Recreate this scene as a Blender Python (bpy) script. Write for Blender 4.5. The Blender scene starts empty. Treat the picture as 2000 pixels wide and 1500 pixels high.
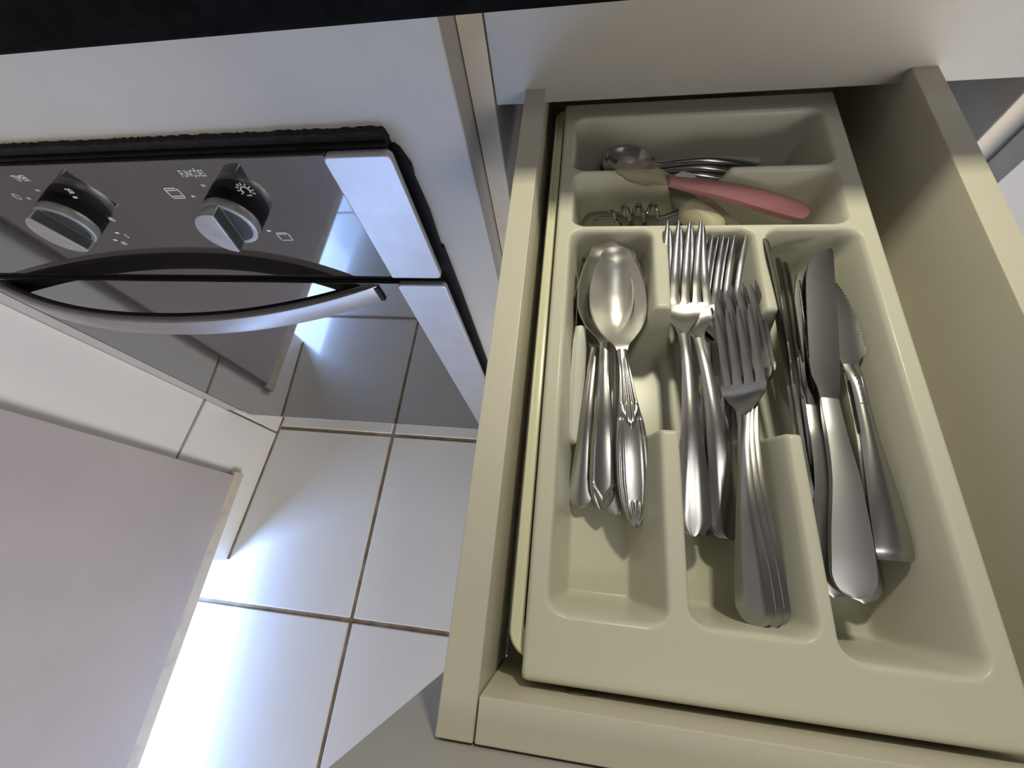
import bpy, bmesh, math, random
import numpy as np
from mathutils import Vector, Matrix

random.seed(7)
S = 0.19            # one layout unit is 0.19 m
ZF = 5.784          # the floor lies this many units below the camera
SC = bpy.context.scene
C = SC.collection
R_ = math.radians

# ------------------------------------------------------------------ camera
cam_d = bpy.data.cameras.new('camera'); cam = bpy.data.objects.new('camera', cam_d); C.objects.link(cam)
RM = ((0.98797763, 0.10207611, -0.1161063), (0.04653107, -0.91254223, -0.40632688), (-0.14742817, 0.39603931, -0.90632102))
r_, d_, f_ = (Vector(v) for v in RM)
m = Matrix((( r_.x, -d_.x, -f_.x, 0), (r_.y, -d_.y, -f_.y, 0), (r_.z, -d_.z, -f_.z, ZF*S), (0, 0, 0, 1)))
cam.matrix_world = m
cam_d.sensor_fit = 'HORIZONTAL'; cam_d.sensor_width = 36.0
cam_d.lens = 811.408/2000*36
cam_d.clip_start = 0.01; cam_d.clip_end = 60
SC.camera = cam

# ------------------------------------------------------------------ light
def P(x, y, z): return Vector((x*S, y*S, (z+ZF)*S))
world = bpy.data.worlds.new('world'); SC.world = world; world.use_nodes = True
bg = world.node_tree.nodes['Background']
bg.inputs['Color'].default_value = (1.0, 0.96, 0.93, 1); bg.inputs['Strength'].default_value = 0.08

def area(name, loc, direction, sx, sy, power, color):
    d = bpy.data.lights.new(name, 'AREA'); d.shape = 'RECTANGLE'; d.size = sx; d.size_y = sy
    d.energy = power; d.color = color
    o = bpy.data.objects.new(name, d); C.objects.link(o)
    o.location = loc; o.rotation_euler = Vector(direction).to_track_quat('-Z', 'Y').to_euler()
    return o
area('window_daylight', P(-12.0, -7.5, 0.2), (1, 0, 0), 7.0*S, 11.6*S, 570, (0.35, 0.54, 1.0))
area('front_right_fill', P(5.5, -9.0, -1.4), (-0.6, 0.8, 0), 5.0*S, 8.4*S, 36, (1.0, 0.95, 0.88))  # added warm fill for the left wall and oven front, no known doorway there
area('ceiling_lamp', P(2.0, -2.8, 6.8), (0, 0, -1), 0.26, 0.26, 2.3, (1.0, 0.97, 0.92))
area('hood_lamp', P(0.50, 1.45, 0.65), (0, -0.2, -1), 0.030, 0.030, 1.0, (1.0, 0.95, 0.72))

vs = SC.view_settings
vs.view_transform = 'Standard'; vs.look = 'None'; vs.gamma = 1.0; vs.use_curve_mapping = False; vs.exposure = 0.0
SC.display_settings.display_device = 'sRGB'

# ------------------------------------------------------------------ materials
def mat(name, col, rough=0.5, metal=0.0, var=0.0, vscale=6.0, bump=0.0, bscale=200.0, rvar=0.0, spec=0.5,
        specks=0.0, speck_scale=60.0, speck_col=(0.05, 0.04, 0.03), coat=0.0, brushed=None, trans=0.0, stain=None, ior=1.45):
    M = bpy.data.materials.new(name); M.use_nodes = True
    N = M.node_tree.nodes; L = M.node_tree.links
    b = N['Principled BSDF']
    b.inputs['Base Color'].default_value = (*col, 1); b.inputs['Roughness'].default_value = rough
    b.inputs['Metallic'].default_value = metal; b.inputs['Specular IOR Level'].default_value = spec
    b.inputs['Coat Weight'].default_value = coat; b.inputs['Coat Roughness'].default_value = 0.08
    b.inputs['Transmission Weight'].default_value = trans; b.inputs['IOR'].default_value = ior
    tc = N.new('ShaderNodeTexCoord')
    src = tc.outputs['Object']
    if brushed:
        mp = N.new('ShaderNodeMapping'); mp.inputs['Scale'].default_value = brushed
        L.new(src, mp.inputs['Vector']); bsrc = mp.outputs['Vector']
    else: bsrc = src
    colout = None
    if var > 0:
        n = N.new('ShaderNodeTexNoise'); n.inputs['Scale'].default_value = vscale; n.inputs['Detail'].default_value = 5
        L.new(src, n.inputs['Vector'])
        cr = N.new('ShaderNodeValToRGB'); e = cr.color_ramp.elements
        e[0].position = 0.3; e[1].position = 0.7
        e[0].color = (*[c*(1-var) for c in col], 1); e[1].color = (*[min(1, c*(1+var)) for c in col], 1)
        L.new(n.outputs['Fac'], cr.inputs['Fac']); colout = cr.outputs['Color']
    if stain:
        n = N.new('ShaderNodeTexNoise'); n.inputs['Scale'].default_value = stain[1]; n.inputs['Detail'].default_value = 8
        L.new(src, n.inputs['Vector'])
        cr = N.new('ShaderNodeValToRGB'); e = cr.color_ramp.elements
        e[0].position = 0.55; e[1].position = 0.75; e[0].color = (0, 0, 0, 1); e[1].color = (stain[2],)*3 + (1,)
        L.new(n.outputs['Fac'], cr.inputs['Fac'])
        mx = N.new('ShaderNodeMix'); mx.data_type = 'RGBA'
        L.new(cr.outputs['Color'], mx.inputs['Factor'])
        if colout: L.new(colout, mx.inputs['A'])
        else: mx.inputs['A'].default_value = (*col, 1)
        mx.inputs['B'].default_value = (*stain[0], 1); colout = mx.outputs['Result']
    if specks > 0:
        v = N.new('ShaderNodeTexVoronoi'); v.inputs['Scale'].default_value = speck_scale
        L.new(src, v.inputs['Vector'])
        sep = N.new('ShaderNodeSeparateColor'); L.new(v.outputs['Color'], sep.inputs['Color'])
        # a speck sits only in some of the cells and has its own radius there
        mul = N.new('ShaderNodeMath'); mul.operation = 'MULTIPLY_ADD'
        L.new(sep.outputs['Red'], mul.inputs[0]); mul.inputs[1].default_value = 1.2; mul.inputs[2].default_value = -1.2*(1-specks)
        lt = N.new('ShaderNodeMath'); lt.operation = 'LESS_THAN'
        L.new(v.outputs['Distance'], lt.inputs[0]); L.new(mul.outputs[0], lt.inputs[1])
        mx = N.new('ShaderNodeMix'); mx.data_type = 'RGBA'
        L.new(lt.outputs[0], mx.inputs['Factor'])
        if colout: L.new(colout, mx.inputs['A'])
        else: mx.inputs['A'].default_value = (*col, 1)
        mx.inputs['B'].default_value = (*speck_col, 1); colout = mx.outputs['Result']
    if colout: L.new(colout, b.inputs['Base Color'])
    if rvar > 0 or bump > 0:
        n = N.new('ShaderNodeTexNoise'); n.inputs['Scale'].default_value = bscale; n.inputs['Detail'].default_value = 4
        L.new(bsrc, n.inputs['Vector'])
        if rvar > 0:
            mr = N.new('ShaderNodeMapRange'); mr.inputs['To Min'].default_value = max(0.02, rough-rvar); mr.inputs['To Max'].default_value = rough+rvar
            L.new(n.outputs['Fac'], mr.inputs['Value']); L.new(mr.outputs['Result'], b.inputs['Roughness'])
        if bump > 0:
            bp = N.new('ShaderNodeBump'); bp.inputs['Strength'].default_value = bump; bp.inputs['Distance'].default_value = 0.001
            L.new(n.outputs['Fac'], bp.inputs['Height']); L.new(bp.outputs['Normal'], b.inputs['Normal'])
    return M

LAM = mat('white_laminate', (0.46, 0.44, 0.405), 0.42, var=0.03, vscale=14, bump=0.10, bscale=900, specks=0.02, speck_scale=45)
LAMD = mat('drawer_laminate', (0.63, 0.60, 0.50), 0.45, var=0.03, vscale=16, bump=0.10, bscale=900, specks=0.035, speck_scale=70)
EDGE = mat('edge_banding', (0.60, 0.53, 0.42), 0.5, var=0.06, vscale=18, bump=0.1, bscale=600, specks=0.03, speck_scale=60, stain=((0.33, 0.23, 0.15), 22, 0.5))
FRONTB = mat('front_board_grey', (0.44, 0.43, 0.42), 0.4, var=0.04, vscale=14, bump=0.08, bscale=900, specks=0.06, speck_scale=50)
TILE = mat('glazed_tile', (0.83, 0.83, 0.83), 0.24, var=0.02, vscale=5, rvar=0.05, bscale=20, specks=0.035, speck_scale=28, speck_col=(0.12, 0.10, 0.09), coat=0.35)
WTILE = mat('wall_tile_glaze', (0.83, 0.815, 0.79), 0.25, var=0.02, vscale=5, bump=0.02, bscale=60, coat=0.2)
GROUT = mat('grout', (0.30, 0.235, 0.165), 0.9, var=0.3, vscale=30, bump=0.5, bscale=400, stain=((0.52, 0.45, 0.40), 9, 0.9))
MAUVE = mat('mauve_panel_paint', (0.47, 0.42, 0.415), 0.55, var=0.06, vscale=5, bump=0.05, bscale=700, specks=0.01, speck_scale=30, speck_col=(0.7, 0.7, 0.7))
GRANITE = mat('black_granite', (0.003, 0.003, 0.003), 0.6, spec=0.06, var=0.5, vscale=120, bump=0.15, bscale=200, specks=0.05, speck_scale=160, speck_col=(0.02, 0.02, 0.02))
OVGLASS = mat('dark_mirror_glass', (0.016, 0.014, 0.014), 0.035, rvar=0.012, bscale=40, ior=3.3)
CPGLASS = mat('dark_panel_glass', (0.014, 0.012, 0.012), 0.04, rvar=0.012, bscale=40, ior=2.45)
OVBLACK = mat('black_enamel', (0.006, 0.006, 0.006), 0.5, spec=0.2, var=0.4, vscale=60, bump=0.1, bscale=300)
GASKET = mat('charred_gasket', (0.010, 0.009, 0.009), 0.9, var=0.5, vscale=80, bump=0.8, bscale=260, specks=0.08, speck_scale=180, speck_col=(0.10, 0.09, 0.08))
TRIM = mat('brushed_aluminium', (0.60, 0.60, 0.62), 0.42, metal=0.85, var=0.05, vscale=30, rvar=0.07, bump=0.03, bscale=120, brushed=(1, 1, 6), specks=0.03, speck_scale=60, speck_col=(0.25, 0.24, 0.24))
HANDLE = mat('satin_handle_steel', (0.46, 0.44, 0.43), 0.36, metal=0.9, var=0.04, vscale=20, rvar=0.05, bump=0.02, bscale=160, brushed=(0.2, 4, 4))
KNOBM = mat('knob_silver_paint', (0.47, 0.465, 0.445), 0.40, metal=0.8, var=0.12, vscale=60, bump=0.1, bscale=500)
KNOBD = mat('knob_dark_insert', (0.055, 0.06, 0.058), 0.45, metal=0.3, var=0.1, vscale=50)
PRINT = mat('silver_print', (0.62, 0.62, 0.60), 0.6)
STEEL = mat('satin_steel', (0.53, 0.52, 0.505), 0.26, metal=1.0, var=0.03, vscale=12)
STEELB = mat('spoon_bowl_steel', (0.68, 0.665, 0.63), 0.40, metal=1.0, var=0.03, vscale=12)
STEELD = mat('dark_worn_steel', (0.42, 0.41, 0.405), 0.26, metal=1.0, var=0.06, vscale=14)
KSATIN = mat('satin_knife_handle', (0.60, 0.595, 0.60), 0.40, metal=1.0, var=0.05, vscale=16, specks=0.03, speck_scale=90, speck_col=(0.25, 0.25, 0.25))
BLADED = mat('dark_blade_steel', (0.17, 0.17, 0.17), 0.34, metal=1.0, var=0.06, vscale=14)
BLADE = mat('blade_steel', (0.21, 0.21, 0.21), 0.34, metal=1.0, var=0.05, vscale=10, rvar=0.03, bscale=240, brushed=(0.6, 5, 5))
TRAYM = mat('cream_plastic', (0.63, 0.62, 0.52), 0.25, var=0.015, vscale=8, rvar=0.03, bscale=30, spec=0.22, specks=0.016, speck_scale=55, speck_col=(0.06, 0.05, 0.04))
LINER = mat('liner_plastic', (0.74, 0.73, 0.54), 0.28, var=0.02)
PINK = mat('pink_plastic', (0.52, 0.23, 0.255), 0.42, var=0.05, vscale=20, trans=0.12)
CLEAR = mat('clear_spoon_plastic', (0.72, 0.66, 0.56), 0.22, trans=0.86, ior=1.15)
WPLAS = mat('white_plastic', (0.76, 0.76, 0.72), 0.35, var=0.02)
CPLAS = mat('cream_handle_plastic', (0.70, 0.66, 0.46), 0.4, var=0.04)
WALLP = mat('painted_wall', (0.62, 0.60, 0.56), 0.7, var=0.03)
HAIR = mat('dark_hair', (0.16, 0.10, 0.06), 0.5)
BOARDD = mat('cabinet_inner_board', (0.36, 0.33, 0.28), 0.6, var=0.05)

# ------------------------------------------------------------------ mesh helpers
ORG = {}
def tag(o, label=None, cat=None, group=None, kind=None):
    if label: o['label'] = label
    if cat: o['category'] = cat
    if group: o['group'] = group
    if kind: o['kind'] = kind
    return o
def thing(name, label, cat, base, group=None, kind=None):
    o = bpy.data.objects.new(name, None); C.objects.link(o)
    o.empty_display_size = 0.02
    o.location = P(*base); ORG[o.name] = P(*base)
    return tag(o, label, cat, group, kind)

class MB:
    def __init__(s): s.v = []; s.f = []; s.flat = False
    def box(s, x0, x1, y0, y1, z0, z1):
        n = len(s.v); s.flat = True
        s.v += [(x, y, z) for z in (z0, z1) for y in (y0, y1) for x in (x0, x1)]
        s.f += [[n+i for i in q] for q in ((0, 2, 3, 1), (4, 5, 7, 6), (0, 1, 5, 4), (2, 6, 7, 3), (0, 4, 6, 2), (1, 3, 7, 5))]
        return s
    def prism(s, outline, axis, a, b):
        """outline: 2-D points; extruded along the axis from a to b"""
        n = len(s.v); k = len(outline); s.flat = s.flat or k < 6
        for h in (a, b):
            for p, q in outline:
                s.v.append({'x': (h, p, q), 'y': (p, h, q), 'z': (p, q, h)}[axis])
        s.f.append(list(range(n, n+k))); s.f.append([n+k+i for i in reversed(range(k))])
        for i in range(k):
            j = (i+1) % k; s.f.append([n+i, n+k+i, n+k+j, n+j])
        return s
    def tube(s, pts, rad, nseg=10):
        n0 = len(s.v); pts = [Vector(p) for p in pts]; K = len(pts)
        up = Vector((0, 0, 1))
        prev = None
        for i, p in enumerate(pts):
            d = (pts[min(i+1, K-1)]-pts[max(i-1, 0)]).normalized()
            if prev is None:
                a = d.cross(up)
                if a.length < 1e-3: a = d.cross(Vector((1, 0, 0)))
            else: a = prev - d*prev.dot(d)
            a.normalize(); prev = a; b = d.cross(a)
            r = rad[i] if isinstance(rad, (list, tuple)) else rad
            for j in range(nseg):
                t = 2*math.pi*j/nseg; s.v.append(tuple(p + (a*math.cos(t)+b*math.sin(t))*r))
        for i in range(K-1):
            for j in range(nseg):
                k = (j+1) % nseg
                s.f.append([n0+i*nseg+j, n0+i*nseg+k, n0+(i+1)*nseg+k, n0+(i+1)*nseg+j])
        s.f.append([n0+j for j in reversed(range(nseg))]); s.f.append([n0+(K-1)*nseg+j for j in range(nseg)])
        return s
    def mesh(s, name, m_, bevel=0.0, segs=2, smooth=True, origin=None, local=False, angle=35):
        me = bpy.data.meshes.new(name)
        if local: vv = [(x*S, y*S, z*S) for x, y, z in s.v]
        else: vv = [tuple(P(*p)-origin) for p in s.v]
        me.from_pydata(vv, [], s.f)
        bm = bmesh.new(); bm.from_mesh(me)
        bmesh.ops.recalc_face_normals(bm, faces=bm.faces)
        old = None
        if bevel > 0:
            es = [e for e in bm.edges if e.is_manifold and e.calc_face_angle(0) > R_(30)]
            bmesh.ops.bevel(bm, geom=es, offset=bevel*S, segments=segs, affect='EDGES', profile=0.5, clamp_overlap=True)
            lim = 1.3*bevel*S      # broad faces stay flat, rounded edges are smooth
            flags = [not (len(f.verts) > 4 or (s.flat and min(e.calc_length() for e in f.edges) > lim)) for f in bm.faces]
        else: flags = [len(f.verts) <= 4 for f in bm.faces]
        bm.to_mesh(me); bm.free()
        me.materials.append(m_)
        if smooth:
            me.polygons.foreach_set('use_smooth', [True]*len(me.polygons))
            me.set_sharp_from_angle(angle=R_(angle))
            me.polygons.foreach_set('use_smooth', flags)
        me.update()
        return me
    def build(s, name, m_, parent=None, bevel=0.0, segs=2, smooth=True, angle=35):
        if parent is not None: org = ORG[parent.name]
        else:
            a = np.array(s.v); lo, hi = a.min(0), a.max(0)
            org = P((lo[0]+hi[0])/2, (lo[1]+hi[1])/2, lo[2])
        o = bpy.data.objects.new(name, s.mesh(name, m_, bevel, segs, smooth, org, angle=angle)); C.objects.link(o)
        if parent is not None: o.parent = parent
        else: o.location = org
        ORG[o.name] = org
        return o

def box(*a): return MB().box(*a)
def struct(o): o['kind'] = 'structure'; return o

# ------------------------------------------------------------------ room
XG = [-12.49, -10.03, -7.57, -5.12, -2.67, -0.22, 2.23, 4.68, 7.1]
YG = [-12.2, -10.70, -8.24, -5.78, -3.32, -0.864, 1.594, 4.05]
fl = struct(box(-12.5, 7.1, -12.2, 4.2, -6.1, -5.805).build('floor', GROUT))
J = 0.026
for i in range(len(XG)-1):
    for j in range(len(YG)-1):
        dz = random.uniform(-0.003, 0.003)
        box(XG[i]+J, XG[i+1]-J, YG[j]+J, YG[j+1]-J, -5.84, -5.784+dz).build('tile', TILE, fl, bevel=0.012)
# low-angle left wall, slightly out of square with the cabinets
def wx(y): return -4.637+0.0567*y
wl = MB(); wl.prism([(wx(-0.36)-0.03, -0.34), (wx(3.9)-0.03, 3.9), (wx(3.9)-0.30, 3.9), (wx(-0.36)-0.30, -0.34)], 'z', -5.80, 8.0)
wl = struct(wl.build('wall_left', GROUT))
WZ = [-5.784, -4.35, -1.90, 0.55, 3.0, 5.45, 7.9]; WY = [-0.36, 1.506, 3.9]
for k in range(len(WZ)-1):
    for j in range(2):
        y0, y1 = WY[j]+(0.0 if j == 0 else 0.014), WY[j+1]-0.014
        z0, z1 = WZ[k]+(0.012 if k == 0 else 0.016), WZ[k+1]-0.016
        MB().prism([(wx(y0), y0), (wx(y1), y1), (wx(y1)-0.06, y1), (wx(y0)-0.06, y0)], 'z', z0, z1).build('tile', WTILE, wl, bevel=0.012)
MB().prism([(wx(-0.34)-0.02, -0.34), (wx(2.4)-0.02, 2.4), (wx(2.4)+0.022, 2.4), (wx(-0.34)+0.022, -0.34)], 'z', -5.80, -5.776).build('grout_line', GROUT, wl, smooth=False)
struct(box(-12.5, 7.1, 4.2, 4.5, -5.9, 8.0).build('wall_back', WALLP))
wn = struct(box(-12.45, -12.25, -11.15, -11.0, -5.78, 6.1).build('window_1', WPLAS))
for a in ((-12.45, -12.25, -4.0, -3.85, -5.78, 6.1), (-12.45, -12.25, -11.0, -4.0, 6.0, 6.1), (-12.45, -12.25, -11.0, -4.0, -5.78, -5.6)):
    box(*a).build('frame_bar', WPLAS, wn)

# ------------------------------------------------------------------ tall mauve panel on the left
mp_ = thing('sliding_panel', 'tall mauve-grey panel with a pale bottom edge in front of the white tiled wall', 'panel', (-4.55, -2.6, -5.37))
MB().box(-4.60, -4.50, -4.7, 0.72, -5.18, 7.6).build('panel_face', MAUVE, mp_, bevel=0.008)
e_ = MB().box(-4.60, -4.515, -4.7, 0.775, -5.36, -5.185).build('bottom_edge', EDGE, mp_, bevel=0.01); e_['label'] = 'pale beige bottom edge strip'

# ------------------------------------------------------------------ oven cabinet
oc = thing('oven_cabinet', 'white laminate cabinet panel framing the built-in oven', 'cabinet', (-2.5, 1.6, -4.7))
fp = MB(); fp.flat = True
X0, X1, Z0, Z1 = -4.56, -0.46, -4.72, -0.60; a0, a1, c0, c1 = -4.215, -0.80, -4.60, -1.00
o4 = [(X0, Z0), (X1, Z0), (X1, Z1), (X0, Z1)]; i4 = [(a0, c0), (a1, c0), (a1, c1), (a0, c1)]
for y in (1.49, 1.585):
    fp.v += [(x, y, z) for x, z in o4+i4]
for k in range(4):
    q = (k+1) % 4
    fp.f += [[k, q, 4+q, 4+k], [8+k, 12+k, 12+q, 8+q], [k, 8+k, 8+q, q], [4+k, 4+q, 12+q, 12+k]]
fp.build('front_panel', LAM, oc, bevel=0.008)
box(-0.56, -0.463, 1.589, 3.9, -5.2, -0.60).build('side_panel', LAM, oc, bevel=0.006)
box(-4.5, -0.57, 3.6, 3.7, -5.2, -0.60).build('back_panel', BOARDD, oc)
box(-4.40, -0.47, 2.45, 2.55, -5.784, -5.0).build('toe_kick', LAM, oc)
box(-4.40, -0.57, 1.60, 3.6, -4.98, -4.90).build('bottom_board', BOARDD, oc)

# ------------------------------------------------------------------ oven
ov = thing('built_in_oven', 'built-in oven with dark mirrored glass, two round knobs and silver trim', 'oven', (-2.4, 1.6, -4.60))
GX0, GX1 = -4.066, -1.02
box(-4.175, -0.765, 1.430, 3.2, -4.56, -1.020).build('oven_body', OVBLACK, ov, bevel=0.01)
g = MB().box(-4.066, GX1, 1.40, 1.428, -1.785, -1.032); cp = g.build('control_panel', CPGLASS, ov, bevel=0.004); cp['label'] = 'dark mirrored control panel with printed symbols'
dr = box(-4.066, GX1, 1.40, 1.428, -4.565, -1.848).build('oven_door', OVGLASS, ov, bevel=0.004); dr['label'] = 'dark mirrored glass door'
box(-4.066, GX1, 1.402, 1.428, -4.585, -4.567).build('door_bottom_strip', TRIM, dr)
def trim(z0, z1):
    r = 0.028; x0, x1 = -1.03, -0.742; o = []
    for cx, cz, a in ((x1-r, z0+r, -90), (x1-r, z1-r, 0), (x0+r, z1-r, 90), (x0+r*0.3, z0+r*0.3, 180)):
        rr = r if a != 180 else r*0.3
        for k in range(6): t = R_(a+18*k); o.append((cx+rr*math.cos(t), cz+rr*math.sin(t)))
    return MB().prism(o, 'y', 1.388, 1.428)
t_ = trim(-1.785, -1.034).build('trim_strip', TRIM, ov, bevel=0.010, segs=3); t_['label'] = 'silver trim beside the control panel'
t_ = trim(-4.565, -1.848).build('trim_strip', TRIM, ov, bevel=0.010, segs=3); t_['label'] = 'silver trim along the door edge'
# black sheet flange beside the trim, with broken corners
MB().prism([(-0.80, -1.06), (-0.752, -1.055), (-0.735, -1.075), (-0.712, -1.15), (-0.716, -1.20), (-0.722, -1.185), (-0.718, -1.22), (-0.708, -1.40), (-0.716, -1.62), (-0.704, -1.63),
            (-0.700, -2.0), (-0.700, -4.55), (-0.80, -4.55)], 'y', 1.462, 1.488).build('side_flange', OVBLACK, ov, smooth=False)
# charred gasket strip above the oven
o = [(-4.20, -1.030), (-0.762, -1.030), (-0.768, -1.000), (-0.776, -0.988)]
x = -0.80
while x > -4.18:
    o.append((x, -0.986+random.uniform(-0.004, 0.003))); x -= random.uniform(0.006, 0.02)
o.append((-4.20, -0.986))
MB().prism(o, 'y', 1.455, 1.4905).build('gasket', GASKET, ov, smooth=False)
# door handle: bowed bar, silver outside and black inside
def bow(x, ymid): 
    u = (x+2.58)/1.42; return 1.395-(1.395-ymid)*(1-abs(u)**2.2)
def bar(y_off, thick, z0, z1, inset=0.0, n=48):
    b = MB()
    for i in range(n+1):
        xx = -4.0+inset+(2.84-2*inset)*i/n; y = bow(xx, 1.105)+y_off
        for yy, zz in ((y, z0), (y, z1), (y+thick, z1), (y+thick, z0)): b.v.append((xx, yy, zz))
    for i in range(n):
        for k in range(4): b.f.append([i*4+k, i*4+(k+1) % 4, i*4+4+(k+1) % 4, i*4+4+k])
    b.f += [[0, 1, 2, 3], [n*4+3, n*4+2, n*4+1, n*4]]
    return b
bar(0.0, 0.050, -2.005, -1.868).build('handle', HANDLE, dr, bevel=0.006)
h_ = bar(0.051, 0.026, -2.000, -1.872, 0.01).build('handle_liner', OVBLACK, dr, bevel=0.004); h_['label'] = 'black inner face of the handle'
for xx in (-1.19, -3.96):
    box(xx-0.035, xx+0.035, 1.385, 1.42, -1.995, -1.875).build('handle_mount', OVBLACK, dr)
# knobs
def disc(cx, cz, r, y0, y1, n=40):
    return MB().prism([(cx+r*math.cos(2*math.pi*k/n), cz+r*math.sin(2*math.pi*k/n)) for k in range(n)], 'y', y0, y1)
def knob(cx, cz, dx, dz, lab):
    disc(cx, cz, 0.121, 1.344, 1.400).build('knob_collar', OVBLACK, ov, bevel=0.004)
    k = disc(cx, cz, 0.119, 1.298, 1.345).build('knob', KNOBM, ov, bevel=0.006); k['label'] = lab
    L_ = math.hypot(dx, dz); ux, uz = dx/L_, dz/L_; vx, vz = -uz, ux
    r = 0.117; q0 = 0.010
    # D-shaped grip left of a chord; the wall along the chord carries a dark insert
    a0 = math.acos(q0/r); o = []
    for t in np.linspace(a0, 2*math.pi-a0, 28):
        p, w = r*math.sin(t), r*math.cos(t)
        o.append((cx+ux*p+vx*w, cz+uz*p+vz*w))
    g_ = MB().prism(o, 'y', 1.238, 1.299); g_.build('grip', KNOBM, k, bevel=0.005)
    o = []
    for t in np.linspace(-(a0-.12), a0-.12, 20):          # dark recess on the other side of the chord
        p, w = 0.098*math.sin(t), 0.098*math.cos(t)
        o.append((cx+ux*p+vx*w, cz+uz*p+vz*w))
    MB().prism(o, 'y', 1.2965, 1.300).build('grip_recess', KNOBD, k)
    e = math.sqrt(r*r-q0*q0)*0.93
    o = [(cx+ux*p+vx*w, cz+uz*p+vz*w) for p, w in ((-e, q0), (e, q0), (e, q0+0.004), (-e, q0+0.004))]
    MB().prism(o, 'y', 1.244, 1.302).build('grip_insert', KNOBD, k)
knob(-1.607, -1.290, -0.05, -0.24, 'silver function knob')
knob(-2.520, -1.288, 0.06, -0.21, 'silver timer knob')
# printed words and marks on the glass
def text(body, x, z, size, sx=1.0, name='lettering', y=1.3985, parent=None):
    c = bpy.data.curves.new(name, 'FONT'); c.body = body; c.size = size*S; c.align_x = 'CENTER'; c.align_y = 'CENTER'
    c.extrude = 0.00004; c.offset = 0.00012
    t = bpy.data.objects.new('t', c); C.objects.link(t); bpy.context.view_layer.update()
    me = bpy.data.meshes.new_from_object(t.evaluated_get(bpy.context.evaluated_depsgraph_get()))
    bpy.data.objects.remove(t); me.name = name
    o = bpy.data.objects.new(name, me); C.objects.link(o); me.materials.clear(); me.materials.append(PRINT)
    o['kind'] = 'stuff'
    o.parent = parent or cp; o.location = P(x, y, z)-ORG[o.parent.name]; o.rotation_euler = (R_(90), 0, 0); o.scale = (sx, 1, 1)
    return o
text('FUNÇÕES', -1.670, -1.097, 0.046, 0.60)
text('TIMER', -2.575, -1.094, 0.046, 0.62)
text('20', -2.402, -1.170, 0.040, 0.8); text('40', -2.372, -1.345, 0.040, 0.8)
text('5', -2.412, -1.462, 0.036, 0.8); text('60', -2.49, -1.515, 0.036, 0.8)
def mark(x, z, w=0.010, h=0.006, rot=0.0):
    o = [(x+math.cos(rot)*a-math.sin(rot)*b, z+math.sin(rot)*a+math.cos(rot)*b) for a, b in ((-w, -h), (w, -h), (w, h), (-w, h))]
    MB().prism(o, 'y', 1.3983, 1.4005).build('dial_mark', PRINT, cp, smooth=False)
for x, z in ((-1.672, -1.158), (-1.775, -1.214), (-1.545, -1.232), (-1.545, -1.432), (-2.575, -1.160), (-2.690, -1.204), (-2.418, -1.205), (-2.440, -1.34), (-2.448, -1.437), (-2.52, -1.49)):
    mark(x, z)
def icon(cx, cz, w, h, inner):
    b = MB(); t = 0.005
    for q in ((cx-w, cx+w, cz+h-t, cz+h), (cx-w, cx+w, cz-h, cz-h+t), (cx-w, cx-w+t, cz-h, cz+h), (cx+w-t, cx+w, cz-h, cz+h)) + inner:
        b.box(q[0], q[1], 1.3983, 1.4005, q[2], q[3])
    o = b.build('oven_symbol', PRINT, cp, smooth=False); o['kind'] = 'stuff'
icon(-1.855, -1.195, 0.036, 0.030, ((-1.882, -1.828, -1.181, -1.176), (-1.882, -1.828, -1.214, -1.209)))
icon(-1.485, -1.471, 0.034, 0.028, ((-1.508, -1.462, -1.457, -1.452),))
b = MB()
pts = [(-1.486+0.020*math.cos(t), 1.399, -1.190+0.020*math.sin(t)) for t in np.linspace(-0.6, math.pi+0.6, 18)]
b.tube(pts, 0.003, 6)
for k in range(9):
    t = -0.5+k*(math.pi+1.0)/8
    b.tube([(-1.486+q*math.cos(t), 1.399, -1.190+q*math.sin(t)) for q in (0.028, 0.040)], 0.003, 6)
b.tube([(-1.498, 1.399, -1.216), (-1.474, 1.399, -1.216)], 0.003, 6)
b.build('lamp_symbol', PRINT, cp)['kind'] = 'stuff'
b = MB().tube([(-2.745+0.014*math.cos(t), 1.399, -1.192+0.018*math.sin(t)) for t in np.linspace(0, 2*math.pi, 14)], 0.0022, 6)
b.build('clock_symbol', PRINT, cp)

# ------------------------------------------------------------------ worktop
tag(box(-4.5, 6.9, 1.30, 4.15, -0.583, -0.385).build('worktop', GRANITE, bevel=0.012), 'black granite worktop along the top of the cabinets', 'worktop')

# ------------------------------------------------------------------ drawer cabinet
dc = thing('drawer_cabinet', 'white drawer cabinet carcass beside the oven, with a fixed white panel over the open drawer', 'cabinet', (0.55, 2.8, -5.3))
for x0, x1 in ((-0.4585, -0.365), (1.502, 1.598)):
    sp = box(x0, x1, 1.70, 3.9, -5.3, -0.60).build('side_panel', LAM, dc, bevel=0.004)
    ed = box(x0, x1, 1.680, 1.699, -5.3, -0.60).build('front_edge', EDGE, dc, bevel=0.004); ed['label'] = 'stained beige front edge'
box(-0.360, 1.497, 1.680, 1.775, -1.055, -0.60).build('fixed_panel', LAM, dc, bevel=0.006)['label'] = 'fixed white panel under the worktop'
box(-0.36, 1.50, 3.8, 3.9, -5.3, -0.60).build('back_panel', BOARDD, dc)
box(-0.36, 1.50, 1.70, 3.79, -1.80, -1.72).build('inner_rail', BOARDD, dc)
# neighbour on the right
nb = thing('cabinet_unit', 'white cabinet at the right edge of the picture, its door standing proud', 'cabinet', (2.6, 2.0, -5.3))
box(1.604, 3.6, 1.557, 1.675, -5.2, -0.60).build('door', LAM, nb, bevel=0.006)
box(1.606, 3.6, 1.69, 3.9, -5.3, -0.60).build('body', LAM, nb, bevel=0.006)

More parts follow.
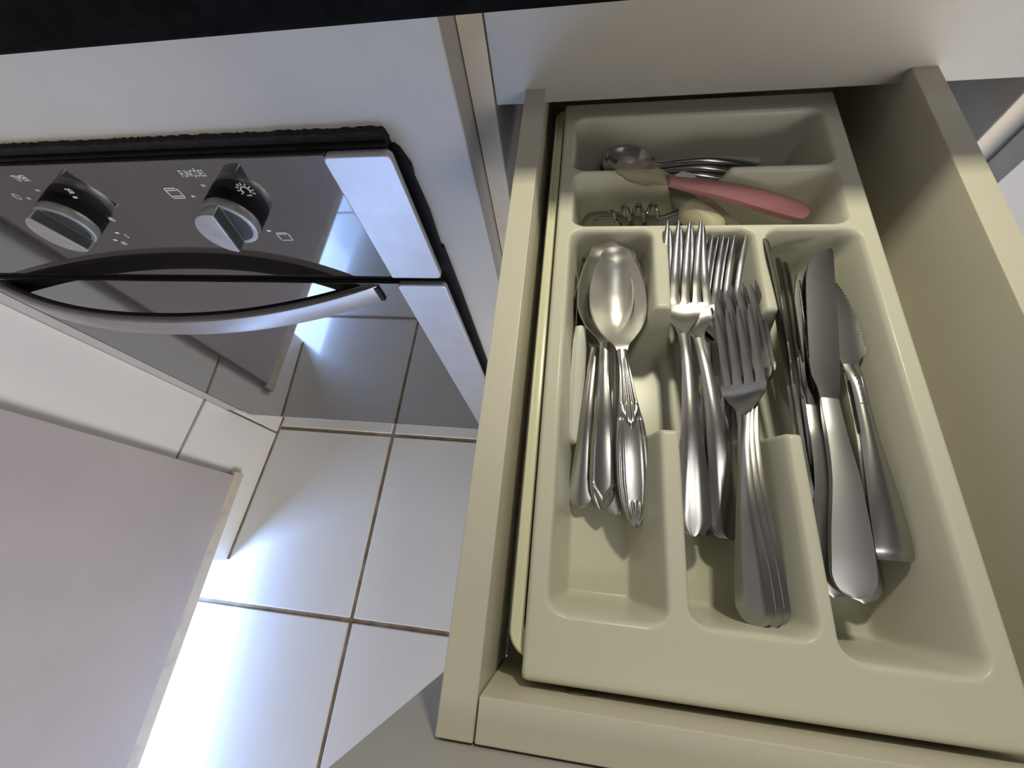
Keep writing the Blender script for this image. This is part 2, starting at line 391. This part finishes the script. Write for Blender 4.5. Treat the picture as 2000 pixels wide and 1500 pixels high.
# ------------------------------------------------------------------ drawer
dw = thing('drawer', 'pulled-out white laminate drawer holding the cutlery tray', 'drawer', (0.46, 0.8, -1.75))
DY0, DY1 = -0.3247, 2.15
box(-0.238, -0.161, DY0, DY1, -1.45, -1.0).build('side_board', LAMD, dw, bevel=0.003)
box(1.083, 1.166, DY0, DY1, -1.45, -1.0).build('side_board', LAMD, dw, bevel=0.003)
box(-0.158, 1.080, DY0, -0.247, -1.45, -1.0).build('front_board', LAMD, dw, bevel=0.003)
box(-0.158, 1.080, DY1-0.08, DY1, -1.45, -1.0).build('back_board', LAMD, dw, bevel=0.003)
box(-0.158, 1.080, -0.244, DY1-0.083, -1.45, -1.42).build('bottom_board', LAMD, dw)
box(-0.365, 1.497, DY0-0.099, DY0-0.004, -1.78, -0.815).build('drawer_front', FRONTB, dw, bevel=0.006)['label'] = 'grey back of the drawer front'

# a second tray nested under the first: its rim shows along the left
def rrect(x0, x1, y0, y1, r, n=9):
    o = []
    for cx, cy, a in ((x1-r, y0+r, -90), (x1-r, y1-r, 0), (x0+r, y1-r, 90), (x0+r, y0+r, 180)):
        for k in range(n): t = R_(a+90/(n-1)*k); o.append((cx+r*math.cos(t), cy+r*math.sin(t)))
    return o
lt = thing('lower_tray', 'cream plastic tray nested under the cutlery tray, only its left rim and rounded corner showing', 'tray', (0.37, 0.78, -1.419))
rb = MB(); rings = []
for off, z in ((0.000, -1.419), (0.000, -1.146), (0.002, -1.138), (0.005, -1.134), (0.009, -1.134), (0.012, -1.139), (0.034, -1.140), (0.034, -1.147), (0.006, -1.150), (0.006, -1.419)):
    o = rrect(-0.126+off, 0.895-off, -0.196+off, 1.76-off, 0.055-off*0.5); rings.append(len(rb.v)); rb.v += [(x, y, z) for x, y in o]
n = len(o)
for a_, b_ in zip(rings, rings[1:]):
    rb.f += [[a_+k, a_+(k+1) % n, b_+(k+1) % n, b_+k] for k in range(n)]
rb.build('rim', LINER, lt, angle=60)

# ------------------------------------------------------------------ cutlery tray (moulded in one piece)
def sdf(X, Y, x0, x1, y0, y1, r):
    cx, cy = (x0+x1)/2, (y0+y1)/2; hx, hy = (x1-x0)/2-r, (y1-y0)/2-r
    qx, qy = np.abs(X-cx)-hx, np.abs(Y-cy)-hy
    return np.sqrt(np.maximum(qx, 0)**2+np.maximum(qy, 0)**2)+np.minimum(np.maximum(qx, qy), 0)-r
TX0, TX1, TY0, TY1 = -0.078, 0.900, -0.224, 1.730
nx, ny = 190, 330
gx = np.linspace(TX0, TX1, nx); gy = np.linspace(TY0, TY1, ny)
X, Y = np.meshgrid(gx, gy)
def prof(d, w):
    u = np.clip(d/w, 0, 1)
    return np.clip(0.08*np.clip(u*5, 0, 1)**2*(3-2*np.clip(u*5, 0, 1))+0.92*(np.clip((u-0.08)/0.92, 0, 1)**1.15*(1.0-0.25*np.clip((u-0.75)/0.25, 0, 1)**2)+0.25*np.clip((u-0.75)/0.25, 0, 1)**2*np.clip((u-0.08)/0.92, 0, 1)**1.15), 0, 1)
D = np.zeros_like(X)
KY = 1.5            # the end walls are steeper than the side walls
for x0, x1, y0, y1, r, w in ((-0.038, 0.236, -0.092, 1.066, 0.052, 0.046), (0.280, 0.548, -0.084, 1.066, 0.052, 0.044), (0.580, 0.858, -0.114, 1.066, 0.058, 0.048),
                             (-0.034, 0.838, 1.090, 1.340, 0.05, 0.042), (-0.040, 0.846, 1.358, 1.640, 0.05, 0.046)):
    D = np.maximum(D, prof(-sdf(X, Y*KY, x0, x1, y0*KY, y1*KY, r), w))
for x0, x1, y0, y1, w in ((0.10, 0.40, 0.372, 0.755, 0.034), (0.42, 0.70, 0.380, 0.755, 0.034)):      # scooped gaps in the two long dividers
    D = np.maximum(D, prof(-sdf(X, Y, x0, x1, y0, y1, 0.02), w))
tilt = 0.275+np.clip((Y-1.20)/0.3, 0, 1)*0                                             # gap between the two rear rows, slanting on its right
D = np.maximum(D, prof(np.minimum(np.minimum(X-0.278, 0.515-X), np.minimum(Y-1.22, 1.48-Y)), 0.11)*1.0)
Zt = -1.100-0.283*D
# soften
for _ in range(2):
    Zs = Zt.copy(); Zs[1:-1, 1:-1] = (Zt[1:-1, 1:-1]*4+Zt[:-2, 1:-1]+Zt[2:, 1:-1]+Zt[1:-1, :-2]+Zt[1:-1, 2:])/8; Zt = Zs
tb = MB()
tb.v = [(float(X[j, i]), float(Y[j, i]), float(Zt[j, i])) for j in range(ny) for i in range(nx)]
tb.f = [[j*nx+i, j*nx+i+1, (j+1)*nx+i+1, (j+1)*nx+i] for j in range(ny-1) for i in range(nx-1)]
ring = [i for i in range(nx)]+[j*nx+nx-1 for j in range(1, ny)]+[(ny-1)*nx+i for i in range(nx-2, -1, -1)]+[j*nx for j in range(ny-2, 0, -1)]
cxm, cym = (TX0+TX1)/2, (TY0+TY1)/2
prev = ring
for off, z in ((0.005, -1.103), (0.008, -1.110), (0.009, -1.125), (0.004, -1.40)):
    base = len(tb.v)
    for k in ring:
        x, y, _ = tb.v[k]
        sx = (1 if x > TX1-1e-6 else -1 if x < TX0+1e-6 else 0); sy = (1 if y > TY1-1e-6 else -1 if y < TY0+1e-6 else 0)
        if sx and sy: sx *= 0.6; sy *= 0.6
        tb.v.append((x+sx*off, y+sy*off, z))
    n = len(ring); cur = list(range(base, base+n))
    for k in range(n): tb.f.append([prev[k], cur[k], cur[(k+1) % n], prev[(k+1) % n]])
    prev = cur
tr = tb.build('cutlery_tray', TRAYM, angle=60)
tag(tr, 'cream moulded plastic cutlery tray with five compartments in the open drawer', 'tray')

# ------------------------------------------------------------------ cutlery
def pchip(pts, s):
    xs = np.array([p[0] for p in pts], float); ys = np.array([p[1] for p in pts], float)
    h = np.diff(xs); dl = np.diff(ys)/h; dd = np.zeros(len(xs))
    for i in range(1, len(xs)-1):
        if dl[i-1]*dl[i] > 0:
            w1, w2 = 2*h[i]+h[i-1], h[i]+2*h[i-1]; dd[i] = (w1+w2)/(w1/dl[i-1]+w2/dl[i])
    dd[0], dd[-1] = dl[0], dl[-1]
    s = np.clip(np.asarray(s, float), xs[0], xs[-1]); k = np.clip(np.searchsorted(xs, s)-1, 0, len(h)-1)
    t = (s-xs[k])/h[k]
    return (2*t**3-3*t**2+1)*ys[k]+(t**3-2*t**2+t)*h[k]*dd[k]+(-2*t**3+3*t**2)*ys[k+1]+(t**3-t**2)*h[k]*dd[k+1]

def ribbon(s, xl, xr, z, th, cr, n=11, emb=None, mb=None, ts=None):
    mb = mb or MB(); b0 = len(mb.v); K = len(s)
    if ts is None: ts = np.linspace(-1, 1, n)
    n = len(ts)
    top = []; bot = []
    for i in range(K):
        for j in range(n):
            t = float(ts[j]); u = (t+1)/2
            zz = z[i]+cr[i]*(1-t*t if cr[i] > 0 else max(0.0, 1-(t/.95)**2))
            e = emb(s[i], t) if emb else 0.0
            x = xl[i]+(xr[i]-xl[i])*u
            top.append((x, s[i], zz+e)); bot.append((x, s[i], zz-th[i]*(1-0.45*t**4)))
    mb.v += top+bot; B = b0+K*n
    for i in range(K-1):
        for j in range(n-1):
            a = i*n+j
            mb.f.append([b0+a, b0+a+1, b0+a+n+1, b0+a+n]); mb.f.append([B+a, B+a+n, B+a+n+1, B+a+1])
        for j in (0, n-1):
            a = i*n+j; mb.f.append([b0+a, b0+a+n, B+a+n, B+a])
    for i in (0, K-1):
        for j in range(n-1):
            a = i*n+j; mb.f.append([b0+a, b0+a+1, B+a+1, B+a])
    return mb

def lin(a, b, n): return np.linspace(a, b, n)
def cst(v, n): return np.full(n, v)
def round_end(pts, r, w):
    """half-width curve with a round start"""
    return lambda s: np.where(s < r, w*np.sqrt(np.clip(1-((r-s)/r)**2, 0.002, 1)), pchip(pts, s))

PROTO = {}
FZ = [(0, 0), (.1, .006), (.3, .014), (.5, -.008), (.62, -.042), (.72, -.072), (.80, -.068), (.9, -.042), (1, 0)]
def fork_proto(key, m1):
    hw = round_end([(.055, .0505), (.13, .0465), (.27, .033), (.4, .0225), (.55, .0172), (.62, .0180)], .055, .0505)
    s = np.concatenate([lin(0.0005, .055, 16), lin(.06, .62, 50)])
    def emb(s, t): return 0.0012*math.exp(-((abs(t)-.45)/.18)**2)*max(0, min(1, (0.34-s)/.16))
    H = ribbon(s, -hw(s), hw(s), pchip(FZ, s), cst(.013, len(s)), pchip([(0, .003), (.1, .006), (.3, .008), (.62, .004)], s), 17, emb)
    hd = [(.62, .0178), (.645, .027), (.67, .045), (.69, .058), (.71, .067), (.735, .0715), (.74, .0715)]
    s = lin(.62, .74, 24)
    HD = ribbon(s, -pchip(hd, s), pchip(hd, s), pchip(FZ, s), cst(.011, len(s)), pchip([(.62, .005), (.66, -.004), (.74, -.008)], s), 13)
    T = []
    for k in range(4):
        c = (-.0537, -.0179, .0179, .0537)[k]
        s = lin(.735, 1.0, 30)
        w = pchip([(.735, .0177), (.745, .0150), (.765, .0134), (.9, .0114), (.965, .0085), (.99, .0050), (1, .0025)], s)
        zc = -.008*(1-(c/.0715)**2)*np.clip((0.95-s)/.2, 0, 1)
        T.append(ribbon(s, c*(1-.06*(s-.735))-w, c*(1-.06*(s-.735))+w, pchip(FZ, s)+zc, cst(.010, len(s)), cst(.0015, len(s)), 5))
    PROTO[key] = [('handle', H, m1, None), ('head', HD, m1, None)]+[('tine', t, m1, 'head') for t in T]
SZ = [(0, 0), (.08, .008), (.3, .026), (.5, .004), (.6, -.020), (.7, -.026), (.85, -.020), (1, 0)]
def spoon_proto(key, style, m1, m2, bw=.105, bd=.060, b0=.60):
    if style == 'fan': pts = [(0, .004), (.012, .013), (.03, .026), (.06, .038), (.10, .048), (.16, .0535), (.25, .0525), (.31, .047), (.345, .0425), (.37, .037), (.45, .026), (.54, .0185), (b0, .0175)]; hw = lambda s: pchip(pts, s)
    elif style == 'leaf': pts = [(0, .003), (.01, .014), (.03, .029), (.06, .041), (.10, .0455), (.2, .0425), (.35, .030), (.48, .020), (b0, .0170)]; hw = lambda s: pchip(pts, s)
    else: pts = [(.04, .040), (.12, .037), (.25, .028), (.4, .021), (b0, .0165)]; hw = round_end(pts, .04, .040)
    def emb(s, t):
        a = abs(t); e = 0.0
        if style == 'fan':
            if s < .35: e += .0026*math.exp(-((a-.86)/.10)**2)+.0018*math.exp(-((a-.60)/.07)**2)*min(1, s/.08)
            if s < .085: e += .0026*math.cos(t*15)*max(0, 1-s/.085)**.5*max(0, 1-a)
            if .30 < s < .40:
                v = .325+.035*a*2.2          # arrow-shaped crest pointing to the end
                e += .0026*math.exp(-((s-v)/.008)**2)*(1 if a < .8 else 0)+(.0016*math.cos(t*16) if s > v else 0)*max(0, 1-a)
            if s >= .40: e += .0016*math.cos(t*13)*max(0, min(1, (.58-s)/.1))
        elif style == 'leaf':
            if s < .5: e += .0022*math.exp(-((a-.76)/.10)**2)*max(0, min(1, (.5-s)/.1))*min(1, s/.03)
            if s < .13: e += .0026*math.exp(-((s-.032-.075*a)/.007)**2)-.002*max(0, min(1, (.030+.075*a-s)/.03))*(1-a)
        elif style == 'ridged':
            e += .002*math.exp(-((a-.7)/.14)**2)
        return e
    s = np.concatenate([lin(.0005, .10, 46), lin(.104, b0+.004, 96)])
    n = 41 if style == 'fan' else 27
    H = ribbon(s, -hw(s), hw(s), pchip(SZ, s), cst(.013, len(s)), pchip([(0, .003), (.15, .006), (.4, .007), (b0, .005)], s), n, emb)
    u = np.concatenate([lin(0, .9, 40), .9+.1*np.sin(lin(.06, math.pi/2, 14))])
    f = pchip([(0, .178), (.05, .26), (.12, .50), (.2, .735), (.32, .935), (.43, 1), (.56, .985), (.7, .885), (.82, .725), (.9, .565), (.9001, .565)], u)
    f = np.where(u > .9, .565*np.sqrt(np.clip(1-((u-.9)/.1)**2, .0015, 1)), f)
    s = b0+u*(1-b0)
    dp = bd*f**1.7-.004*np.clip(1-u/.1, 0, 1)
    ts = np.concatenate([[-1, -.992, -.982, -.970, -.955], np.linspace(-.93, .93, 29), [.955, .970, .982, .992, 1]])
    lip = lambda s_, t: -.0045*(max(0, abs(t)-.955)/.045)**2
    B = ribbon(s, -bw*f, bw*f, pchip(SZ, s), cst(.010, len(s)), -dp, emb=lip, ts=ts)
    PROTO[key] = [('handle', H, m1, None), ('bowl', B, m2, None)]
def knife_proto(key, m1, m2, kind='table'):
    if kind in ('table', 'slim'):
        s = np.concatenate([lin(.0005, .055, 14), lin(.06, .50, 44)])
        w = round_end([(.055, .0485), (.12, .046), (.25, .035), (.4, .024), (.50, .0215)], .055, .0485)(s)
        c = pchip([(0, 0), (.25, 0), (.45, -.018), (.5, -.020)], s)
        th = pchip([(0, .018), (.1, .030), (.4, .034), (.5, .016)], s) if kind == 'table' else pchip([(0, .012), (.2, .019), (.5, .015)], s)
        if kind == 'slim': w = np.minimum(w, .036)
        H = ribbon(s, c-w, c+w, th*.5, th, pchip([(0, .002), (.2, .0035), (.5, .003)], s), 15)
        s = lin(.498, 1, 170)
        xl = pchip([(.498, -.0415), (.53, -.047), (.57, -.060), (.64, -.064), (.8, -.062), (.90, -.057), (.945, -.045), (.97, -.028), (.99, -.006), (1, .010)], s)
        ser = np.where((np.arange(170) % 2 == 0) & (s > .62) & (s < .93), .0035, 0)
        xr = pchip([(.498, .0015), (.55, .010), (.7, .018), (.9, .022), (.985, .024), (1, .020)], s)
        B = ribbon(s, xl+ser, xr, cst(.004, 170), cst(.008, 170), cst(.001, 170), 7)
    elif kind == 'steak':
        s = np.concatenate([lin(.0005, .02, 8), lin(.024, .62, 60)])
        w = pchip([(0, .040), (.008, .046), (.03, .049), (.1, .047), (.25, .036), (.4, .025), (.55, .023), (.62, .024)], s)
        th = pchip([(0, .012), (.03, .026), (.3, .038), (.55, .036), (.62, .014)], s)
        H = ribbon(s, -w, w, th*.5, th, pchip([(0, .004), (.2, .010), (.5, .012), (.62, .005)], s), 15)
        s = lin(.618, 1, 120)
        xr = pchip([(.618, .024), (.64, .034), (.665, .056), (.68, .060), (.74, .060), (.83, .050), (.92, .030), (1, -.004)], s)
        ser = np.where((np.arange(120) % 4 < 2) & (s > .69), -.006, 0)
        xl = pchip([(.618, -.024), (.66, -.030), (.9, -.028), (.97, -.022), (1, -.008)], s)
        B = ribbon(s, xl, xr+ser, cst(.004, 120), cst(.008, 120), cst(.001, 120), 9)
    else:                                             # small knife with a plastic handle
        s = np.concatenate([lin(.0005, .05, 10), lin(.055, .60, 24)])
        w = round_end([(.05, .040), (.3, .050), (.5, .047), (.60, .028)], .05, .040)(s)
        H = ribbon(s, -w, w, cst(.012, len(s)), cst(.046, len(s)), cst(.016, len(s)), 11)
        s = lin(.598, 1, 40)
        B = ribbon(s, -pchip([(.598, .030), (.8, .036), (.95, .026), (1, .006)], s), pchip([(.598, .026), (1, .020)], s), cst(-.008, 40), cst(.007, 40), cst(.001, 40), 5)
    PROTO[key] = [('handle', H, m1, None), ('blade', B, m2, None)]
    if kind == 'steak':                               # worn stamped mark on the handle
        e = MB(); z0 = float(th[int(np.argmin(abs(np.linspace(0, .62, 68)-.5)))])*.5+.0105
        e.box(-.010, .012, .571, .574, z0, z0+.0014); e.box(.0095, .012, .470, .574, z0-.002, z0+.0008); e.box(-.010, .012, .470, .473, z0, z0+.0014)
        for k in range(9):
            y = .480+k*.0098; e.box(-.005+.003*(k % 2), .007-.002*(k % 3), y, y+.0045, z0, z0+.0012)
        PROTO[key].append(('engraved_mark', e, STEELD, 'handle'))
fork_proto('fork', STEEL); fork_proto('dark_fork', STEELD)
spoon_proto('fan_spoon', 'fan', STEEL, STEELB); spoon_proto('leaf_spoon', 'leaf', STEEL, STEELB)
spoon_proto('ridged_spoon', 'ridged', STEEL, STEELB); spoon_proto('plain_spoon', 'round', STEEL, STEELB)
spoon_proto('tea_spoon', 'round', STEELD, STEELD, bw=.125, bd=.07, b0=.64)
knife_proto('table_knife', KSATIN, BLADE); knife_proto('slim_knife', STEELD, BLADED, 'slim'); knife_proto('dark_knife', STEELD, STEELD); knife_proto('steak_knife', STEELD, BLADE, 'steak')
knife_proto('white_knife', WPLAS, STEELD, 'small')
MESH = {}
def lay(name, key, H, T, roll, label, cat, group=None):
    """put a piece with its handle end at H and its tip at T, rolled about its length"""
    a, b = Vector(H), Vector(T); Yv = (b-a); L = Yv.length; Yv.normalize()
    Zv = (Vector((0, 0, 1))-Yv*Yv.z).normalized(); Xv = Yv.cross(Zv)
    q = R_(roll); X2 = Xv*math.cos(q)+Zv*math.sin(q); Z2 = X2.cross(Yv)
    r = bpy.data.objects.new(name, None); C.objects.link(r); r.empty_display_size = 0.01
    p = P(*H)
    r.matrix_world = Matrix(((X2.x*L, Yv.x*L, Z2.x*L, p.x), (X2.y*L, Yv.y*L, Z2.y*L, p.y), (X2.z*L, Yv.z*L, Z2.z*L, p.z), (0, 0, 0, 1)))
    tag(r, label, cat, group)
    made = {}
    for i, (nm, mb, m_, par) in enumerate(PROTO[key]):
        if (key, i) not in MESH: MESH[key, i] = mb.mesh(nm, m_, local=True, angle=50)
        o = bpy.data.objects.new(nm, MESH[key, i]); C.objects.link(o)
        o.parent = made[par] if par else r
        made.setdefault(nm, o)
    return r
G1 = 'tablespoons in the left compartment'
lay('spoon', 'fan_spoon', (.192, .129, -1.265), (.115, .988, -1.090), -4, 'top tablespoon with a fan-tipped patterned handle, its bowl over the others', 'spoon', G1)
lay('spoon', 'leaf_spoon', (.102, .170, -1.310), (.083, 1.026, -1.110), 5, 'tablespoon with a pointed leaf-tipped handle, bowl showing left of the top spoon', 'spoon', G1)
lay('spoon', 'ridged_spoon', (.144, .168, -1.335), (.137, 1.033, -1.140), -4, 'tablespoon mostly hidden under the fan-tipped spoon', 'spoon', G1)
lay('spoon', 'plain_spoon', (.032, .180, -1.345), (.083, 1.033, -1.170), 5, 'lowest tablespoon with a plain rounded handle end, leftmost in its heap', 'spoon', G1)
lay('small_knife', 'white_knife', (.009, .371, -1.310), (.018, 1.020, -1.180), -58, 'small knife with a white plastic handle against the left side of the tray', 'knife')
G2 = 'forks in the middle compartment'
lay('fork', 'fork', (.342, .120, -1.255), (.326, 1.065, -1.060), 0, 'bright fork on top at the left, tines reaching over the tray ridge', 'fork', G2)
lay('fork', 'fork', (.448, .121, -1.275), (.336, 1.058, -1.077), 4, 'bright fork lying just right of and beneath the topmost fork', 'fork', G2)
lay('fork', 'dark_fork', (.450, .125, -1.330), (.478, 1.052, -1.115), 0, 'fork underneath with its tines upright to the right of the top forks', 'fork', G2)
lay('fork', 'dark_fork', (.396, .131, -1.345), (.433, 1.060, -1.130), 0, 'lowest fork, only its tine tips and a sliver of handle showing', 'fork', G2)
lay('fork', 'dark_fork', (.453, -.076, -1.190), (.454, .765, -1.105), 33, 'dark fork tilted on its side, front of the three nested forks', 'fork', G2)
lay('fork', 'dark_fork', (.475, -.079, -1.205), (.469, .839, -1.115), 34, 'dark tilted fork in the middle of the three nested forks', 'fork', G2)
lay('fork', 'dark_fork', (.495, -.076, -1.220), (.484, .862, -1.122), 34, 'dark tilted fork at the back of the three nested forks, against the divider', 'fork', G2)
G3 = 'knives in the right compartment'
for i, (H, T, w) in enumerate((((.653, .066, -1.27), (.572, 1.033, -1.100), 'nearest the divider'), ((.671, .043, -1.285), (.624, .990, -1.140), 'second from the divider'),
                               ((.685, .026, -1.295), (.655, .990, -1.160), 'third from the divider'), ((.700, .010, -1.305), (.701, .959, -1.190), 'beside the wide flat knife'))):
    lay('knife', 'slim_knife', H, T, -76+i*3, 'dark table knife standing on edge, '+w, 'knife', G3)
lay('knife', 'table_knife', (.680, .009, -1.195), (.752, .999, -1.120), 2, 'wide satin table knife lying flat on top with its blade facing up', 'knife', G3)
lay('knife', 'dark_knife', (.652, .006, -1.232), (.736, .985, -1.155), 3, 'table knife nested under the wide satin knife, left rim showing', 'knife', G3)
lay('knife', 'steak_knife', (.791, .102, -1.200), (.780, .945, -1.165), 3, 'dark steak knife with a finely serrated blade at the right', 'knife', G3)
lay('knife', 'dark_knife', (.770, .000, -1.320), (.760, 1.000, -1.300), 6, 'dark knife at the bottom, its handle end showing right of the satin knife', 'knife', G3)

# rear rows
G4 = 'teaspoons in the rear compartment'
for i, w in enumerate(('top teaspoon of the pile in the shaded rear compartment, dark bowl upwards', 'second teaspoon of the rear pile, just under the top one', 'third teaspoon down in the rear pile',
                       'fourth teaspoon down in the rear pile', 'lowest teaspoon of the rear pile')):
    lay('teaspoon', 'tea_spoon', (.668-.018*i, 1.505-.012*i, -1.205-.026*i), (.068-.001*i, 1.535, -1.200-.024*i), 14, w, 'spoon', G4)

# pink baby spoon
s = np.concatenate([lin(.0005, .06, 12), lin(.07, .72, 40)])
w = round_end([(.06, .052), (.2, .058), (.45, .046), (.62, .034), (.72, .026)], .06, .052)(s)
H = ribbon(s, -w, w, pchip([(0, 0), (.4, .03), (.72, .01)], s), pchip([(0, .03), (.1, .055), (.5, .05), (.72, .03)], s), pchip([(0, .005), (.2, .02), (.72, .012)], s), 13)
u = np.concatenate([lin(0, .9, 24), .9+.1*np.sin(lin(.06, math.pi/2, 10))]); s2 = .71+.29*u
f = pchip([(0, .36), (.2, .62), (.5, 1), (.75, .92), (.9, .66), (.9001, .66)], u); f = np.where(u > .9, .66*np.sqrt(np.clip(1-((u-.9)/.1)**2, .003, 1)), f)
B = ribbon(s2, -.075*f, .075*f, pchip([(.71, .012), (1, .03)], s2), cst(.012, len(s2)), -pchip([(0, -.01), (.3, .025), (.6, .04), (1, 0)], u), 13)
PROTO['pink'] = [('handle', H, PINK, None), ('bowl', B, CLEAR, None)]
lay('baby_spoon', 'pink', (.770, 1.205, -1.170), (.106, 1.298, -1.055), 8, 'pink plastic baby spoon with a translucent bowl lying across the rear rows', 'spoon')
# white plastic spoon below it
s = lin(.0005, .7, 30)
H = ribbon(s, -pchip([(0, .045), (.3, .060), (.7, .035)], s), pchip([(0, .045), (.3, .060), (.7, .035)], s), cst(0, 30), cst(.02, 30), cst(.01, 30), 9)
s2 = .69+.31*u; B = ribbon(s2, -.14*f, .14*f, cst(.0, len(s2)), cst(.014, len(s2)), -pchip([(0, 0), (.5, .05), (1, 0)], u), 11)
PROTO['wspoon'] = [('handle', H, CPLAS, None), ('bowl', B, WPLAS, None)]
lay('plastic_spoon', 'wspoon', (.575, 1.185, -1.235), (.352, 1.430, -1.190), 0, 'white plastic spoon half hidden under the pink baby spoon', 'spoon')
# corkscrew
ck = thing('corkscrew', 'corkscrew with a steel worm and a cream plastic handle in the rear compartment', 'corkscrew', (.30, 1.24, -1.25))
pts = []
for k in range(90):
    t = k/89; a = t*2*math.pi*3.6
    r = .027*min(1, t*6+.2)
    pts.append((.098+.185*t, 1.245+.012*t+r*math.cos(a), -1.205+r*math.sin(a)))
ex, ey, ez = pts[-1]
for k in range(1, 9): t = k/8; pts.append((ex+(.385-ex)*t, ey+(1.268-ey)*t, ez+(-1.205-ez)*t))
MB().tube(pts, [.0035+.004*min(1, i/20) for i in range(len(pts))], 8).build('worm', STEELD, ck)
hp = [Vector((.365, 1.275, -1.205))+(Vector((.50, 1.165, -1.215))-Vector((.365, 1.275, -1.205)))*t for t in np.linspace(0, 1, 16)]
MB().tube([tuple(p) for p in hp], [.020, .036, .044, .047, .048, .048, .047, .047, .046, .046, .045, .044, .042, .038, .030, .014], 16).build('handle', CPLAS, ck)
# bottle opener: flat steel plate with a window in its head
op = MB(); n = 28
oc_, ic_ = [], []
for k in range(n):
    t = 2*math.pi*k/n; ct, st = math.cos(t), math.sin(t)
    e = lambda a, b, p: (a*math.copysign(abs(ct)**p, ct), b*math.copysign(abs(st)**p, st))
    x, y = e(.085, .075, .7); oc_.append((.085+x, 1.235+y))
    x, y = e(.050, .038, .6); ic_.append((.095+x, 1.240+y))
for z in (-1.262, -1.250):
    op.v += [(x, y, z) for x, y in oc_]+[(x, y, z) for x, y in ic_]
for k in range(n):
    q = (k+1) % n
    op.f += [[k, q, n+q, n+k], [2*n+k, 3*n+k, 3*n+q, 2*n+q], [k, 2*n+k, 2*n+q, q], [n+k, n+q, 3*n+q, 3*n+k]]
bo = thing('bottle_opener', 'flat steel bottle opener under the corkscrew worm', 'opener', (.2, 1.24, -1.265))
op.build('head', STEELD, bo, bevel=.002)
MB().prism([(.16, 1.205), (.36, 1.215), (.385, 1.24), (.36, 1.29), (.16, 1.28)], 'z', -1.264, -1.252).build('shank', STEELD, bo, bevel=.002)
pl = MB().prism([(.180, 1.285), (.300, 1.275), (.315, 1.325), (.195, 1.335)], 'z', -1.30, -1.288).build('steel_tag', STEELD, bevel=.002)
tag(pl, 'small grey steel plate lying behind the corkscrew worm', 'plate')

# hairs on the front board
def hair(name, label, pts):
    tag(MB().tube(pts, .0011, 6).build(name, HAIR), label, 'hair')
hair('hair_strand', 'thin looped hair stuck on the inside of the drawer front board', [(.050+.034*math.cos(t), -.2445, -1.140+.022*math.sin(t)-.01*math.cos(t)) for t in np.linspace(0.3, 6.1, 26)])
